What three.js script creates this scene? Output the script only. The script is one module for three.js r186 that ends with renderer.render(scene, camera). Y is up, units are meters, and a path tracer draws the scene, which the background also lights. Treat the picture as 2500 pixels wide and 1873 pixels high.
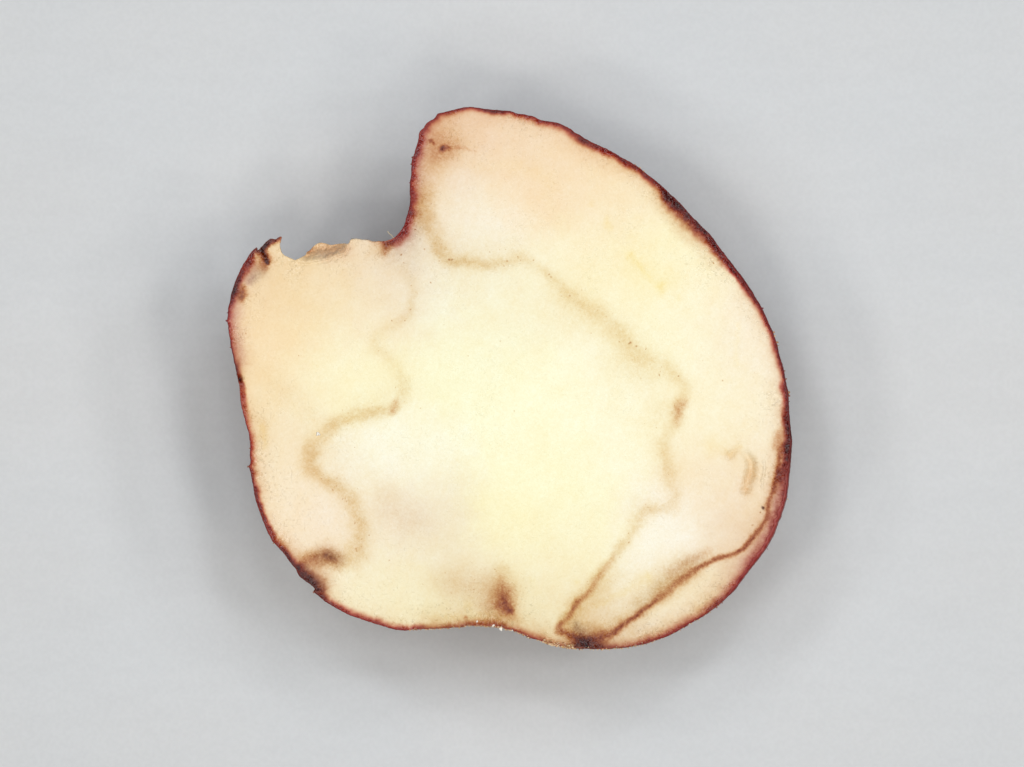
import * as THREE from 'three';
import { mergeGeometries } from 'three/addons/utils/BufferGeometryUtils.js';
import { RectAreaLightUniformsLib } from 'three/addons/lights/RectAreaLightUniformsLib.js';

// ---------------------------------------------------------------- camera, lamps, exposure
const K = 6e-5;            // metres per drawing unit (the tuber is traced at life size, about 8 cm across)
const H = 0.0270;          // height of the cut face above the sheet
const CX = 1250, CZ = 936.5;
const scene = new THREE.Scene();
scene.background = new THREE.Color(0x000000);
const DIST = 0.62;
const camera = new THREE.PerspectiveCamera(2 * Math.atan(CZ * K / DIST) * 180 / Math.PI, 1024 / 767, 0.01, 10);
camera.position.set(0, H + DIST, 0);
camera.up.set(0, 0, -1);
camera.lookAt(0, 0, 0);
const renderer = new THREE.WebGLRenderer({ antialias: true });
renderer.toneMapping = THREE.LinearToneMapping;
renderer.toneMappingExposure = 0.555;
renderer.shadowMap.enabled = true;
RectAreaLightUniformsLib.init();
function softbox(x, y, z, w, h, power, color) {
  const l = new THREE.RectAreaLight(new THREE.Color(color), power, w, h);
  l.position.set(x, y, z); l.lookAt(0, 0.01, 0);
  l.name = 'softbox_light'; scene.add(l);
  return l;
}
// copy stand: two oval rings of small diffused lamps round the lens, wider to the sides; those at the far side a little cooler
for (const [n, rx, rz, y, turn, L] of [[8, 0.47, 0.33, 0.64, 0.2, 25], [8, 0.27, 0.225, 0.74, 0.55, 25]]) {
  for (let i = 0; i < n; i++) {
    const a = turn + i / n * Math.PI * 2, x = Math.cos(a) * rx + 0.07, z = Math.sin(a) * rz - 0.01, far = 0.5 - 0.5 * Math.sin(a);
    softbox(x, y, z, 0.11, 0.11, L * (0.9 + 0.22 * far), new THREE.Color(1 - 0.09 * far, 0.957 - 0.012 * far, 0.90 + 0.10 * far));
  }
}

// ---------------------------------------------------------------- noise
let seed = 20231;
const rnd = () => { seed = (seed * 1664525 + 1013904223) >>> 0; return seed / 4294967296; };
const PERM = new Uint16Array(4096), VAL = new Float32Array(2048);
for (let i = 0; i < 2048; i++) { PERM[i] = i; VAL[i] = rnd() * 2 - 1; }
for (let i = 2047; i > 0; i--) { const j = (rnd() * (i + 1)) | 0, t = PERM[i]; PERM[i] = PERM[j]; PERM[j] = t; }
for (let i = 0; i < 2048; i++) PERM[i + 2048] = PERM[i];
function vn(x, y) {                                    // value noise, -1 .. 1
  const xi = Math.floor(x), yi = Math.floor(y); let u = x - xi, v = y - yi;
  u = u * u * (3 - 2 * u); v = v * v * (3 - 2 * v);
  const a = xi & 2047, b = (xi + 1) & 2047, c = yi & 2047, d = (yi + 1) & 2047;
  const p = PERM[a], q = PERM[b];
  const A = VAL[PERM[p + c]], B = VAL[PERM[q + c]], C = VAL[PERM[p + d]], D = VAL[PERM[q + d]];
  return (A + (B - A) * u) * (1 - v) + (C + (D - C) * u) * v;
}
const fbm = (x, y, n) => { let s = 0, a = 0.5, t = 0; for (let i = 0; i < n; i++) { s += a * vn(x, y); t += a; a *= 0.5; x = x * 2.03 + 17.3; y = y * 2.03 + 5.7; } return s / t; };
const clamp = (x, a, b) => x < a ? a : x > b ? b : x;
const sstep = (a, b, x) => { const t = clamp((x - a) / (b - a), 0, 1); return t * t * (3 - 2 * t); };
const lin = c => { c /= 255; return c <= 0.04045 ? c / 12.92 : ((c + 0.055) / 1.055) ** 2.4; };
const toS = c => { c = clamp(c, 0, 1); return 255 * (c <= 0.0031308 ? 12.92 * c : 1.055 * c ** (1 / 2.4) - 0.055); };

// ---------------------------------------------------------------- outline of the cut face (drawing units, y down)
const OUT = [
  [942,588],[955,584],[966,576],[975,567],[985,553],[991,535],[996,519],[1000,497],[1001,479],[1000,460],[1000.5,442],[1003.5,425],[1004,410],[1004,396],[1006.5,384],[1011,374],[1016,357],[1020.5,340],[1023,325],[1029,316.5],[1034.5,312],[1041,301],[1048,295],[1056,291],[1063,285.5],[1068,277.5],[1088,272.5],[1107,268],[1126,262.5],[1145,261],[1165,261.8],[1183,265],[1202,267],[1216,268.3],[1232,270],[1246,271],[1262,276],[1281,279.5],[1304,284.5],[1318,292],[1340,296],[1362,300],[1378,307],[1395,316],[1405,324],[1417,330],[1430,339],[1445,347],[1463,355],[1481,363.5],[1498,372],[1514,381.5],[1530,390],[1545,399],[1560,409],[1573,420],[1591,433],[1608,447],[1622,459],[1636,472.5],[1649,484],[1663,498],[1679,516],[1695.5,534],[1717,555],[1739,578],[1754,598],[1770,619],[1785,639],[1800.5,659],[1814,676],[1826,693.5],[1836,709],[1846,726],[1855,740],[1862,753],[1870,769],[1876.5,784],[1882,797],[1887.5,810],[1893,824],[1897.5,838],[1901,851],[1904,866],[1908,879],[1912.5,893],[1916,908],[1919,925],[1922,943],[1926,960],[1926.5,980],[1928,1000],[1929,1016],[1931,1036],[1932.8,1056],[1935,1077],[1934.6,1092],[1933.8,1106],[1932.5,1126],[1931,1146],[1929,1166],[1926.5,1186],[1925,1203],[1922.5,1219],[1918,1235],[1912.8,1251],[1908,1265],[1902,1280],[1897,1294],[1891,1309],[1882,1325],[1873,1340],[1864,1353],[1855,1365],[1840,1383.5],[1826,1401.5],[1813,1419],[1800,1436],[1788,1449],[1775,1461.5],[1763,1472],[1750,1483],[1728,1499],[1700,1516],[1683,1526],[1667,1535.5],[1652,1544],[1637,1551.5],[1622,1558],[1607,1563.5],[1590,1569],[1571,1574],[1553,1578],[1535,1581],[1514,1583.5],[1492,1585],[1474,1586],[1456,1586],[1436,1585.5],[1417,1585],[1398,1583.5],[1381,1582],[1366,1579.5],[1353,1576],[1341,1572.5],[1329,1569],[1313,1564],[1296,1559],[1282,1553],[1269,1547],[1257,1542],[1245,1538],[1236,1536.5],[1227,1534.5],[1215,1531],[1203,1529],[1190,1529.5],[1178,1528.5],[1166,1529],[1154,1528],[1146,1527.5],[1138,1529],[1124,1532.5],[1112,1533],[1100,1534],[1079,1535],[1058,1536],[1032,1536.5],[1007,1538],[995,1539.5],[983,1540],[968,1538.5],[953,1535],[935,1530],[917,1524.5],[901,1519],[886,1514],[866,1507.5],[847,1500],[831,1492],[817,1484],[803,1475.5],[790,1467],[776,1455],[766,1446.5],[765,1442],[768.5,1439],[766,1435],[757,1427],[745,1419],[733,1410],[726,1400],[722,1391],[713,1379],[705,1369],[696,1356],[687,1345],[677,1335],[668,1326],[662,1317],[657,1308.5],[649,1291],[642,1274],[636,1257],[630,1240.5],[625,1225],[621,1210],[618.5,1195],[616,1180],[613,1165],[611,1153],[609,1145],[605.5,1139.5],[608.5,1134],[610,1124],[609.5,1110],[609.7,1095],[609,1079],[607,1062],[603,1046],[598,1029.5],[593,1010],[588.5,990],[586,968],[584,947],[583.5,939],[581,931],[577,914],[574,898],[570.5,881],[567,864],[563.5,848],[560.5,829],[558,809],[556.5,795],[553.5,783.5],[555,775],[555.5,764],[556.8,750],[560,738],[563.5,721],[566.5,708],[570,696],[573.5,686],[578,675.5],[583,665],[589,654],[594,644],[600,635],[607.5,623],[616,612.5],[621,608],[626.8,603.5],[627.8,607],[629,611],[632.5,609],[637,603],[643,597],[648,592],[652.6,588],[657,585],[662,582.7],[668,583.6],[674,583.7],[678,580.5],[682.4,578.7],[685,578],[687.6,579.3],[686.8,584],[685.8,590],[683.8,596],[684,602],[686,611],[688.5,617.5],[696,624],[708,629.5],[715,632.5],[720.5,635],[727,632],[735,628],[740,625],[745,621],[747,616],[750,613],[755.7,610],[760,604],[765,598],[771,594],[778.7,591.5],[787,591.5],[795,593],[803,595.5],[811,596],[818,594.3],[825,593.5],[833,592.8],[841,593],[848,594.5],[851.5,592],[854,587],[859,582.5],[865,581.5],[872,581.7],[878,583],[885,584],[892,584.5],[898.7,585.3],[904,587.5],[909.5,589],[917,588.7],[926,588],[934,588]];
// densify with a closed Catmull-Rom, then roughen by a fraction of a unit
const curve = new THREE.CatmullRomCurve3(OUT.map(p => new THREE.Vector3(p[0], p[1], 0)), true, 'centripetal');
const RING = [];
{
  const n = OUT.length;
  for (let i = 0; i < n; i++) {
    const a = OUT[i], b = OUT[(i + 1) % n], m = Math.max(2, Math.round(Math.hypot(a[0] - b[0], a[1] - b[1]) / 2.2));
    for (let j = 0; j < m; j++) { const q = curve.getPoint((i + j / m) / n); RING.push([q.x, q.y]); }
  }
}
const M = RING.length;
const ARC = new Float32Array(M + 1);
for (let i = 0; i < M; i++) { const a = RING[i], b = RING[(i + 1) % M]; ARC[i + 1] = ARC[i] + Math.hypot(a[0] - b[0], a[1] - b[1]); }
const LEN = ARC[M];
function normals(ring, span) {
  return ring.map((p, i) => {
    const a = ring[(i - span + M) % M], b = ring[(i + span) % M];
    const tx = b[0] - a[0], ty = b[1] - a[1], l = Math.hypot(tx, ty) || 1;
    return [-ty / l, tx / l];                          // inward (the outline runs clockwise on screen)
  });
}
{
  const N0 = normals(RING, 3);
  for (let i = 0; i < M; i++) { const s = ARC[i], d = 0.45 * vn(s / 4.1, 3.3) + 0.6 * vn(s / 13, 8.1) + 0.25 * vn(s / 2, 60.5); RING[i] = [RING[i][0] + N0[i][0] * d, RING[i][1] + N0[i][1] * d]; }
}
const NRM = normals(RING, 4);
function nearestIndex(x, y) { let b = 0, bd = 1e9; for (let i = 0; i < M; i++) { const d = (RING[i][0] - x) ** 2 + (RING[i][1] - y) ** 2; if (d < bd) { bd = d; b = i; } } return b; }

// what the rim looks like along the outline: [x, y, bevel, band width, softness, red, rust, mauve, dark]
const RIM = [
  [948,586, 3, 18, 16, 0.3, 1.0, 0.3, 0], [966,576, 3, 16, 14, 1.4, 1.0, 0.3, 0], [988,545, 3, 15, 15, 2.3, 0.15, 0.6, 0], [1001,480, 3, 13, 16, 2.3, 0.15, 0.6, 0], [1004,415, 3, 13, 16, 2.0, 0.3, 0.7, 0], [1018,350, 3, 13, 17, 1.5, 0.25, 1.0, 0], [1036,310, 3, 14, 16, 1.5, 0.6, 0.4, 0],
  [1068,277, 3, 7, 12, 1.6, 1.1, 0.1, 0], [1145,261, 3, 7, 9, 1.7, 1.4, 0, 0], [1205,267, 3, 8, 8, 1.7, 1.5, 0, 0.4], [1262,276, 3, 7, 9, 1.7, 1.3, 0, 0], [1320,292, 3, 10, 10, 1.6, 1.3, 0, 0], [1395,316, 3, 10, 11, 1.6, 1.5, 0, 0.1], [1445,347, 3, 13, 12, 1.5, 1.8, 0, 0.15], [1514,381, 3, 10, 11, 1.6, 1.7, 0, 0.1], [1573,420, 3, 10, 11, 1.6, 1.6, 0, 0.1],
  [1608,447, 3, 12, 13, 1.8, 1.4, 0, 0.1], [1640,478, 3, 18, 18, 1.7, 1.8, 0, 0.8], [1679,516, 3, 17, 22, 1.7, 1.8, 0, 0.5], [1739,578, 3, 17, 19, 1.8, 1.7, 0, 0.5], [1770,619, 6, 16, 13, 2.2, 0.9, 0.2, 0.3], [1814,676, 7, 13, 9, 2.5, 0.7, 0.3, 0.2], [1846,726, 6, 14, 11, 2.3, 0.9, 0.2, 0.3], [1882,797, 6, 10, 11, 2.4, 0.8, 0.2, 0.1], [1912,893, 6, 11, 10, 2.4, 0.8, 0.3, 0.2], [1923,950, 6, 10, 13, 2.4, 1.0, 0.4, 0.2], [1928,1000, 4, 12, 12, 2.3, 1.3, 0.3, 0.3],
  [1933,1050, 6, 17, 12, 1.9, 1.8, 0.2, 0.8], [1934,1095, 7, 19, 13, 1.6, 1.7, 0.3, 0.9], [1930,1150, 10, 26, 14, 0.95, 0.7, 1.3, 0.3], [1922,1219, 12, 24, 18, 1.0, 0.35, 1.2, 0.1], [1897,1294, 13, 22, 20, 1.05, 0.35, 1.0, 0.05], [1855,1365, 12, 19, 20, 1.25, 0.3, 0.9, 0], [1800,1436, 10, 17, 20, 1.4, 0.35, 0.9, 0.05], [1755,1480, 4, 13, 16, 1.0, 0.9, 0.5, 0.5], [1700,1516, 5, 10, 18, 1.5, 0.6, 0.5, 0.2], [1637,1551, 5, 13, 16, 1.7, 0.6, 0.5, 0.1], [1571,1574, 4, 7, 15, 1.2, 1.0, 0.2, 0.3], [1500,1585, 4, 8, 16, 0.7, 1.0, 0.2, 0.5], [1450,1586, 4, 13, 22, 0.4, 1.3, 0.2, 1.3], [1415,1585, 4, 13, 22, 0.2, 1.0, 0.3, 1.2],
  [1385,1582, 4, 6, 12, 0.3, 1.4, 0.3, 0.7], [1350,1575, 3, 6, 14, 0.4, 1.2, 0.1, 0], [1313,1564, 3, 8, 14, 1.2, 1.1, 0.1, 0.1], [1269,1547, 3, 8, 14, 1.3, 1.0, 0.1, 0.2], [1230,1535, 3, 9, 14, 0.5, 1.5, 0, 0.3], [1180,1529, 3, 7, 14, 0.3, 1.5, 0, 0], [1145,1528, 3, 7, 14, 0.4, 1.5, 0, 0.3], [1100,1534, 3, 6, 14, 0.4, 1.6, 0, 0.4], [1040,1536, 3, 5, 12, 0.5, 1.6, 0, 0.3], [1000,1539, 3, 8, 10, 1.5, 0.6, 0.2, 0.1], [975,1539, 4, 9, 11, 1.9, 0.4, 0.3, 0], [935,1530, 3, 12, 12, 1.2, 0.8, 0.3, 0.1], [870,1508, 3, 10, 12, 1.5, 0.5, 0.4, 0], [820,1485, 3, 12, 12, 1.9, 0.5, 0.3, 0.1], [785,1464, 3, 14, 15, 1.4, 1.5, 0, 0.7], [757,1428, 3, 20, 20, 0.8, 1.9, 0, 1.2], [726,1400, 3, 15, 16, 1.2, 1.6, 0.1, 0.8], [700,1362, 3, 9, 12, 1.7, 1.5, 0, 0.6], [677,1335, 3, 10, 11, 1.6, 1.3, 0.1, 0.1], [655,1305, 4, 15, 8, 1.1, 0.8, 0.9, 0], [636,1257, 4, 13, 8, 1.5, 1.3, 0.1, 0], [621,1210, 3, 11, 8, 1.6, 1.4, 0, 0.1], [612,1160, 3, 8, 11, 1.4, 1.4, 0, 0.4], [609,1110, 3, 6, 16, 1.5, 0.9, 0.1, 0], [600,1035, 3, 5, 14, 1.5, 0.7, 0.1, 0], [589,990, 3, 11, 8, 1.0, 0.7, 0.2, 0], [584,950, 3, 16, 4, 0.8, 0.9, 0.1, 0], [578,920, 3, 10, 8, 0.9, 1.2, 0, 1.0], [569,875, 3, 5, 17, 1.3, 0.7, 0.8, 0.3], [558,810, 3, 5, 17, 1.5, 0.4, 0.9, 0], [555,770, 3, 6, 17, 1.8, 0.2, 0.8, 0], [562,730, 3, 9, 12, 1.9, 0.5, 0.6, 0.4], [566,708, 3, 15, 9, 1.6, 1.2, 0.4, 1.4], [578,676, 3, 16, 11, 1.4, 0.9, 0.9, 0.1], [597,640, 3, 15, 11, 1.3, 1.0, 0.7, 0.1], [618,611, 3, 10, 9, 1.3, 1.4, 0.2, 0.2], [629,610, 2, 8, 8, 0.5, 2.0, 0, 1.2], [645,595, 2, 10, 8, 0.4, 2.0, 0, 1.6], [665,583, 2, 7, 8, 0.5, 1.9, 0, 0.7], [682,579, 2, 5, 8, 0.4, 1.8, 0, 0.1], [686,588, 1, 1, 8, 0.1, 0.9, 0, 0],
  [684,602, 2, 0, 4, 0, 0, 0, 0], [720,635, 2, 0, 4, 0, 0, 0, 0], [778,591, 3, 0, 4, 0, 0, 0, 0], [854,587, 4, 0, 4, 0, 0, 0, 0], [900,586, 5, 1, 8, 0, 0.2, 0, 0], [925,588, 2, 6, 14, 0.05, 0.5, 0.2, 0],
].map(r => ({ s: ARC[nearestIndex(r[0], r[1])], v: r.slice(2) })).sort((a, b) => a.s - b.s);
const rimAt = new Float32Array(M * 7);
for (let i = 0; i < M; i++) {
  const s = ARC[i]; let j = RIM.findIndex(r => r.s > s); if (j < 0) j = 0;
  const b = RIM[j], a = RIM[(j - 1 + RIM.length) % RIM.length];
  let t = (s - a.s + LEN) % LEN / ((b.s - a.s + LEN) % LEN || 1); t = t * t * (3 - 2 * t);
  for (let c = 0; c < 7; c++) rimAt[i * 7 + c] = a.v[c] + (b.v[c] - a.v[c]) * t;
}
{
  const src = rimAt.slice(), W = 9;
  for (let i = 0; i < M; i++) for (let c = 0; c < 7; c++) { let t = 0; for (let q = -W; q <= W; q++) t += src[((i + q + M) % M) * 7 + c]; rimAt[i * 7 + c] = t / (2 * W + 1); }
}
const BEV = i => rimAt[i * 7];

// ---------------------------------------------------------------- distance field on a grid
const X0 = 536, Y0 = 244, SPAN = 1420, CELL = 2.5, GN = Math.round(SPAN / CELL) + 1;
const sdf = new Float32Array(GN * GN).fill(140), near = new Uint16Array(GN * GN);
{
  const R = 140;
  for (let i = 0; i < M; i++) {
    const a = RING[i], b = RING[(i + 1) % M], dx = b[0] - a[0], dy = b[1] - a[1], l2 = dx * dx + dy * dy || 1;
    const g0 = Math.max(0, Math.floor((a[0] - R - X0) / CELL)), g1 = Math.min(GN - 1, Math.ceil((a[0] + R - X0) / CELL));
    const h0 = Math.max(0, Math.floor((a[1] - R - Y0) / CELL)), h1 = Math.min(GN - 1, Math.ceil((a[1] + R - Y0) / CELL));
    for (let h = h0; h <= h1; h++) for (let g = g0; g <= g1; g++) {
      const x = X0 + g * CELL - a[0], y = Y0 + h * CELL - a[1], t = clamp((x * dx + y * dy) / l2, 0, 1);
      const ex = x - dx * t, ey = y - dy * t, d = ex * ex + ey * ey, k = h * GN + g;
      if (d < sdf[k] * sdf[k]) { sdf[k] = Math.sqrt(d); near[k] = i; }
    }
  }
  for (let h = 0; h < GN; h++) {
    const y = Y0 + h * CELL + 1e-4, xs = [];
    for (let i = 0; i < M; i++) { const a = RING[i], b = RING[(i + 1) % M]; if ((a[1] > y) !== (b[1] > y)) xs.push(a[0] + (y - a[1]) / (b[1] - a[1]) * (b[0] - a[0])); }
    xs.sort((p, q) => p - q);
    for (let g = 0; g < GN; g++) { const x = X0 + g * CELL; let n = 0; for (const q of xs) if (q < x) n++; if (n & 1) sdf[h * GN + g] *= -1; }
  }
}
function sampleSdf(x, y) {
  const u = clamp((x - X0) / CELL, 0, GN - 1.001), v = clamp((y - Y0) / CELL, 0, GN - 1.001), i = u | 0, j = v | 0, a = u - i, b = v - j, k = j * GN + i;
  return (sdf[k] * (1 - a) + sdf[k + 1] * a) * (1 - b) + (sdf[k + GN] * (1 - a) + sdf[k + GN + 1] * a) * b;
}
const nearAt = (x, y) => near[clamp(Math.round((y - Y0) / CELL), 0, GN - 1) * GN + clamp(Math.round((x - X0) / CELL), 0, GN - 1)];

// ---------------------------------------------------------------- relief of the cut face, in drawing units (up positive)
function lineDist(pts, x, y) {
  let bd = 1e9, bt = 0, side = 0;
  for (let i = 0; i + 1 < pts.length; i++) {
    const [ax, ay] = pts[i], dx = pts[i + 1][0] - ax, dy = pts[i + 1][1] - ay, t = clamp(((x - ax) * dx + (y - ay) * dy) / (dx * dx + dy * dy), 0, 1);
    const ex = x - ax - dx * t, ey = y - ay - dy * t, d = ex * ex + ey * ey;
    if (d < bd) { bd = d; bt = (i + t) / (pts.length - 1); side = dx * (y - ay) - dy * (x - ax); }
  }
  return [Math.sqrt(bd), bt, side];
}
const BREAK = [[715,631],[723,637],[733,642],[748,643],[770,640],[790,636],[806,632],[825,626],[841,619],[847,611],[850,602],[851,594],[852,588]];
const GOUGE = [[1822,1110],[1830,1120],[1834,1132],[1834,1145],[1831,1162],[1826,1178],[1821,1196]];
const GOUGE2 = [[1805,1090],[1794,1100],[1785,1110],[1779,1116]];
const RIDGE = [[1861,1106],[1866,1125],[1867,1146],[1862,1168],[1861,1200],[1866,1216]];
function relief(x, y) {
  let h = 4.5 * fbm(x / 170, y / 170 + 40, 2) + 1.0 * fbm(x / 34, y / 34, 2) + 0.35 * vn((x * 0.34 + y * 0.94) / 6, (y * 0.34 - x * 0.94) / 160);
  const rough = 0.3 + 0.7 * Math.exp(-Math.max(0, -sampleSdf(x, y)) / 60);
  h += rough * (0.55 * vn(x / 3.1, y / 3.1 + 500) + 0.5 * vn(x / 5.3 + 90, y / 5.3)) * (0.55 + 0.45 * vn(x / 37, y / 37 + 66));
  if (x > 700 && x < 870 && y < 660 && y > 570) {
    const [d, t, side] = lineDist(BREAK, x, y);
    if (side < 0) { const f = sstep(0, 0.06, t); h -= f * (0.055 * Math.min(d, 14) ** 2 + 0.9 * Math.max(0, Math.min(d, 26) - 14) + 0.35 * Math.max(0, d - 24)) * (0.7 + 0.5 * sstep(0.0, 0.5, t)) - 5.5 * fbm(x / 11, y / 11, 3) * sstep(0, 10, d); }
    else h -= 2.5 * Math.exp(-d * d / 60) * sstep(0, 0.1, t) * (1 - sstep(0.85, 1, t));
  }
  if (x > 1740 && x < 1910 && y > 1050 && y < 1250) {
    let [d, t] = lineDist(GOUGE, x, y); const w = 10 + 3 * t, e = Math.sqrt(Math.sin(Math.PI * clamp(0.1 + 0.82 * t, 0, 1)));
    h -= 9 * e * Math.exp(-((d / w) ** 2)) - 0.6 * Math.exp(-(((d - 2.2 * w) / 12) ** 2));
    [d, t] = lineDist(GOUGE2, x, y); h -= 4 * Math.exp(-((d / 9) ** 2)) * (0.5 + 0.5 * t);
    [d, t] = lineDist(RIDGE, x, y); h += 2.2 * Math.exp(-((d / 2.6) ** 2)) * Math.sin(Math.PI * t) - 1.2 * Math.exp(-(((d - 6) / 4) ** 2));
    h -= 2.5 * Math.exp(-(((x - 1818) / 9) ** 2 + ((y - 1199) / 7) ** 2));
  }
  h -= 9 * Math.exp(-(((x - 586) / 6) ** 2 + ((y - 924) / 8) ** 2));            // black pit on the left edge
  { const [d, t] = x < 700 && y < 690 ? lineDist([[631,611],[637,622],[645,632],[654,640]], x, y) : [99, 0]; h -= 4.5 * Math.exp(-((d / 8) ** 2)) * (0.7 + 0.5 * vn(x / 5, y / 5)); }  // split at the torn corner
  if (sunk) h -= 2.6 * Math.min(1.2, sunk[clamp(Math.round((y - Y0) * TS), 0, TN - 1) * TN + clamp(Math.round((x - X0) * TS), 0, TN - 1)]);
  h -= 2.5 * Math.exp(-(((x - 1234) / 16) ** 2 + ((y - 1472) / 24) ** 2));
  return h;
}

// ---------------------------------------------------------------- pigment of the cut face
const TN = 2048, TS = TN / SPAN;                       // texture pixels, per drawing unit
// flesh colours by position, palest in the middle, darker and pinker towards the edge
const FLESH_TONES = [[1300,1000,255,252,216],[1150,900,253,250,213],[1350,1150,254,250,211],[1200,780,251,246,214],[1100,700,250,243,212],[1000,640,238,225,205],[1160,540,254,249,232],[1110,480,249,236,210],[1250,450,249,221,181],[1400,420,248,222,184],[1180,320,240,208,174],[1300,340,243,218,187],[1480,520,250,231,195],[1450,640,253,243,206],[1600,640,253,243,200],[1700,700,253,243,209],[1800,800,250,235,209],[1650,820,254,248,214],[1780,980,253,244,208],[1860,960,250,236,212],[1720,1010,253,243,211],[1740,1160,250,232,197],[1830,1150,245,225,193],[1800,1240,244,223,196],[1650,1300,254,248,232],[1600,1400,254,248,230],[1560,1450,247,236,212],[1700,1450,241,219,176],[1830,1340,228,196,161],[1450,1350,253,246,206],[1350,1400,249,238,203],[1250,1300,254,248,207],[1150,1420,241,224,192],[1100,1500,238,226,183],[1000,1450,248,237,200],[900,1440,248,237,202],[950,1250,247,234,208],[1030,1280,242,229,201],[900,1130,254,250,233],[1000,1100,253,248,217],[700,1270,248,227,194],[800,1290,248,230,206],[660,1180,249,230,199],[700,1080,249,233,203],[640,1050,242,218,174],[850,930,253,246,206],[750,930,252,240,202],[640,930,248,221,180],[640,800,249,221,177],[720,760,250,226,180],[620,700,238,208,170],[800,700,248,229,191],[880,760,250,237,204],[930,660,242,223,195],[870,610,236,207,173],[700,660,238,210,167],[780,650,242,215,172],[1060,560,238,216,186],[1040,430,234,200,170],[1060,340,232,194,158],[1480,1520,234,212,180],[1280,1500,238,223,180],[1380,1000,255,252,219],[1500,900,253,246,215],[1530,1050,254,248,216],[1150,630,244,233,202],[1300,700,250,241,208]];
// brown arcs of diseased tissue: [x, y, half width, strength]
const ARCS_TAN = [
  [[1360,720,30,.16],[1430,775,36,.22],[1500,830,42,.26],[1540,880,44,.28],[1590,920,36,.2]],[[1610,1000,34,.2],[1600,1060,30,.14],[1620,1130,34,.2],[1630,1200,30,.2],[1560,1240,34,.22]],
  [[1090,610,30,.25],[1150,625,34,.2],[1250,620,30,.12]],[[960,960,30,.14],[900,1000,34,.2],[790,1060,28,.2],[760,1120,34,.22],[830,1190,30,.22],[880,1280,34,.22],[860,1350,40,.3]],[[1430,1480,60,.2],[1560,1440,40,.2],[1640,1400,40,.2]],
  [[740,628,22,.15],[780,615,24,.2],[830,608,22,.2]],[[600,1260,14,.3],[690,1335,16,.3]],[[1480,1575,16,.5],[1560,1560,18,.4],[1640,1530,18,.35],[1740,1470,16,.35]],[[1870,1240,26,.25],[1850,1310,22,.25],[1900,1170,20,.35]],
  [[985,660,14,.2],[1000,690,13,.28],[1007,736,12,.32],[996,772,13,.36],[974,787,13,.34],[934,805,14,.28],[916,845,13,.3],[945,870,13,.32],[967,903,14,.36],[981,939,16,.42],[978,975,16,.46],[960,1000,14,.6],[909,1011,15,.8],[866,1015,14,.7],[819,1033,13,.6],[779,1066,14,.55],[758,1102,17,.75],[754,1131,18,.85],[768,1156,15,.8],[800,1178,15,.8],[830,1200,16,.85],[855,1225,17,.85],[873,1258,17,.75],[882,1294,18,.7],[880,1320,19,.75],[868,1346,20,.85],[838,1365,20,1.0],[802,1364,20,1.35],[766,1363,18,1.3],[740,1368,16,1.1]],
  [[1012,505,30,1.0],[1032,530,26,1.1],[1052,558,20,.95],[1064,585,16,.8],[1074,613,14,.8],[1098,634,14,.8],[1138,641,14,.75],[1174,643,14,.7],[1224,641,13,.6],[1268,633,14,.45],[1304,645,14,.38],[1344,675,14,.45],[1384,715,16,.5],[1434,750,20,.42],[1489,785,20,.42],[1536,836,20,.6],[1565,868,22,.6],[1600,890,22,.5],[1637,907,20,.5],[1664,936,16,.4],[1670,965,15,.5],[1657,990,15,.6],[1645,1034,17,.5],[1622,1074,15,.4],[1623,1106,16,.45],[1634,1143,15,.5],[1641,1179,14,.48],[1648,1211,13,.42],[1634,1244,14,.5],[1583,1246,15,.55],[1556,1269,15,.55],[1537,1302,14,.55],[1518,1334,13,.65],[1499,1362,13,.75],[1471,1396,14,.9],[1444,1438,14,1.0],[1417,1465,14,1.0],[1393,1493,13,1.0],[1375,1520,14,1.1]],
  [[1490,1405,18,.2],[1465,1445,20,.4],[1430,1485,22,.6],[1400,1515,24,1.0],[1415,1545,28,1.3]],
  [[1720,1360,16,.25],[1690,1380,20,.5],[1658,1402,24,.7],[1620,1430,24,.8],[1570,1470,22,.7],[1500,1520,20,.8],[1460,1545,20,1.1]],[[1700,1400,18,.3],[1650,1435,18,.5],[1600,1475,16,.4],[1540,1530,16,.4]],
  [[1090,1420,34,.3],[1150,1440,34,.32],[1200,1460,30,.4]],
  [[1224,1395,20,.45],[1222,1440,34,.9],[1228,1490,30,.8]],
  [[1085,350,42,.7],[1060,380,36,.75],[1042,430,30,.6],[1030,480,28,.75]],
  [[600,1080,14,.3],[640,1060,10,.3],[645,1030,8,.3]],
  [[640,900,20,.12],[960,1240,40,.16],[1010,1270,40,.16]],
  [[930,600,16,.5],[905,622,14,.3]],
];
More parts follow.
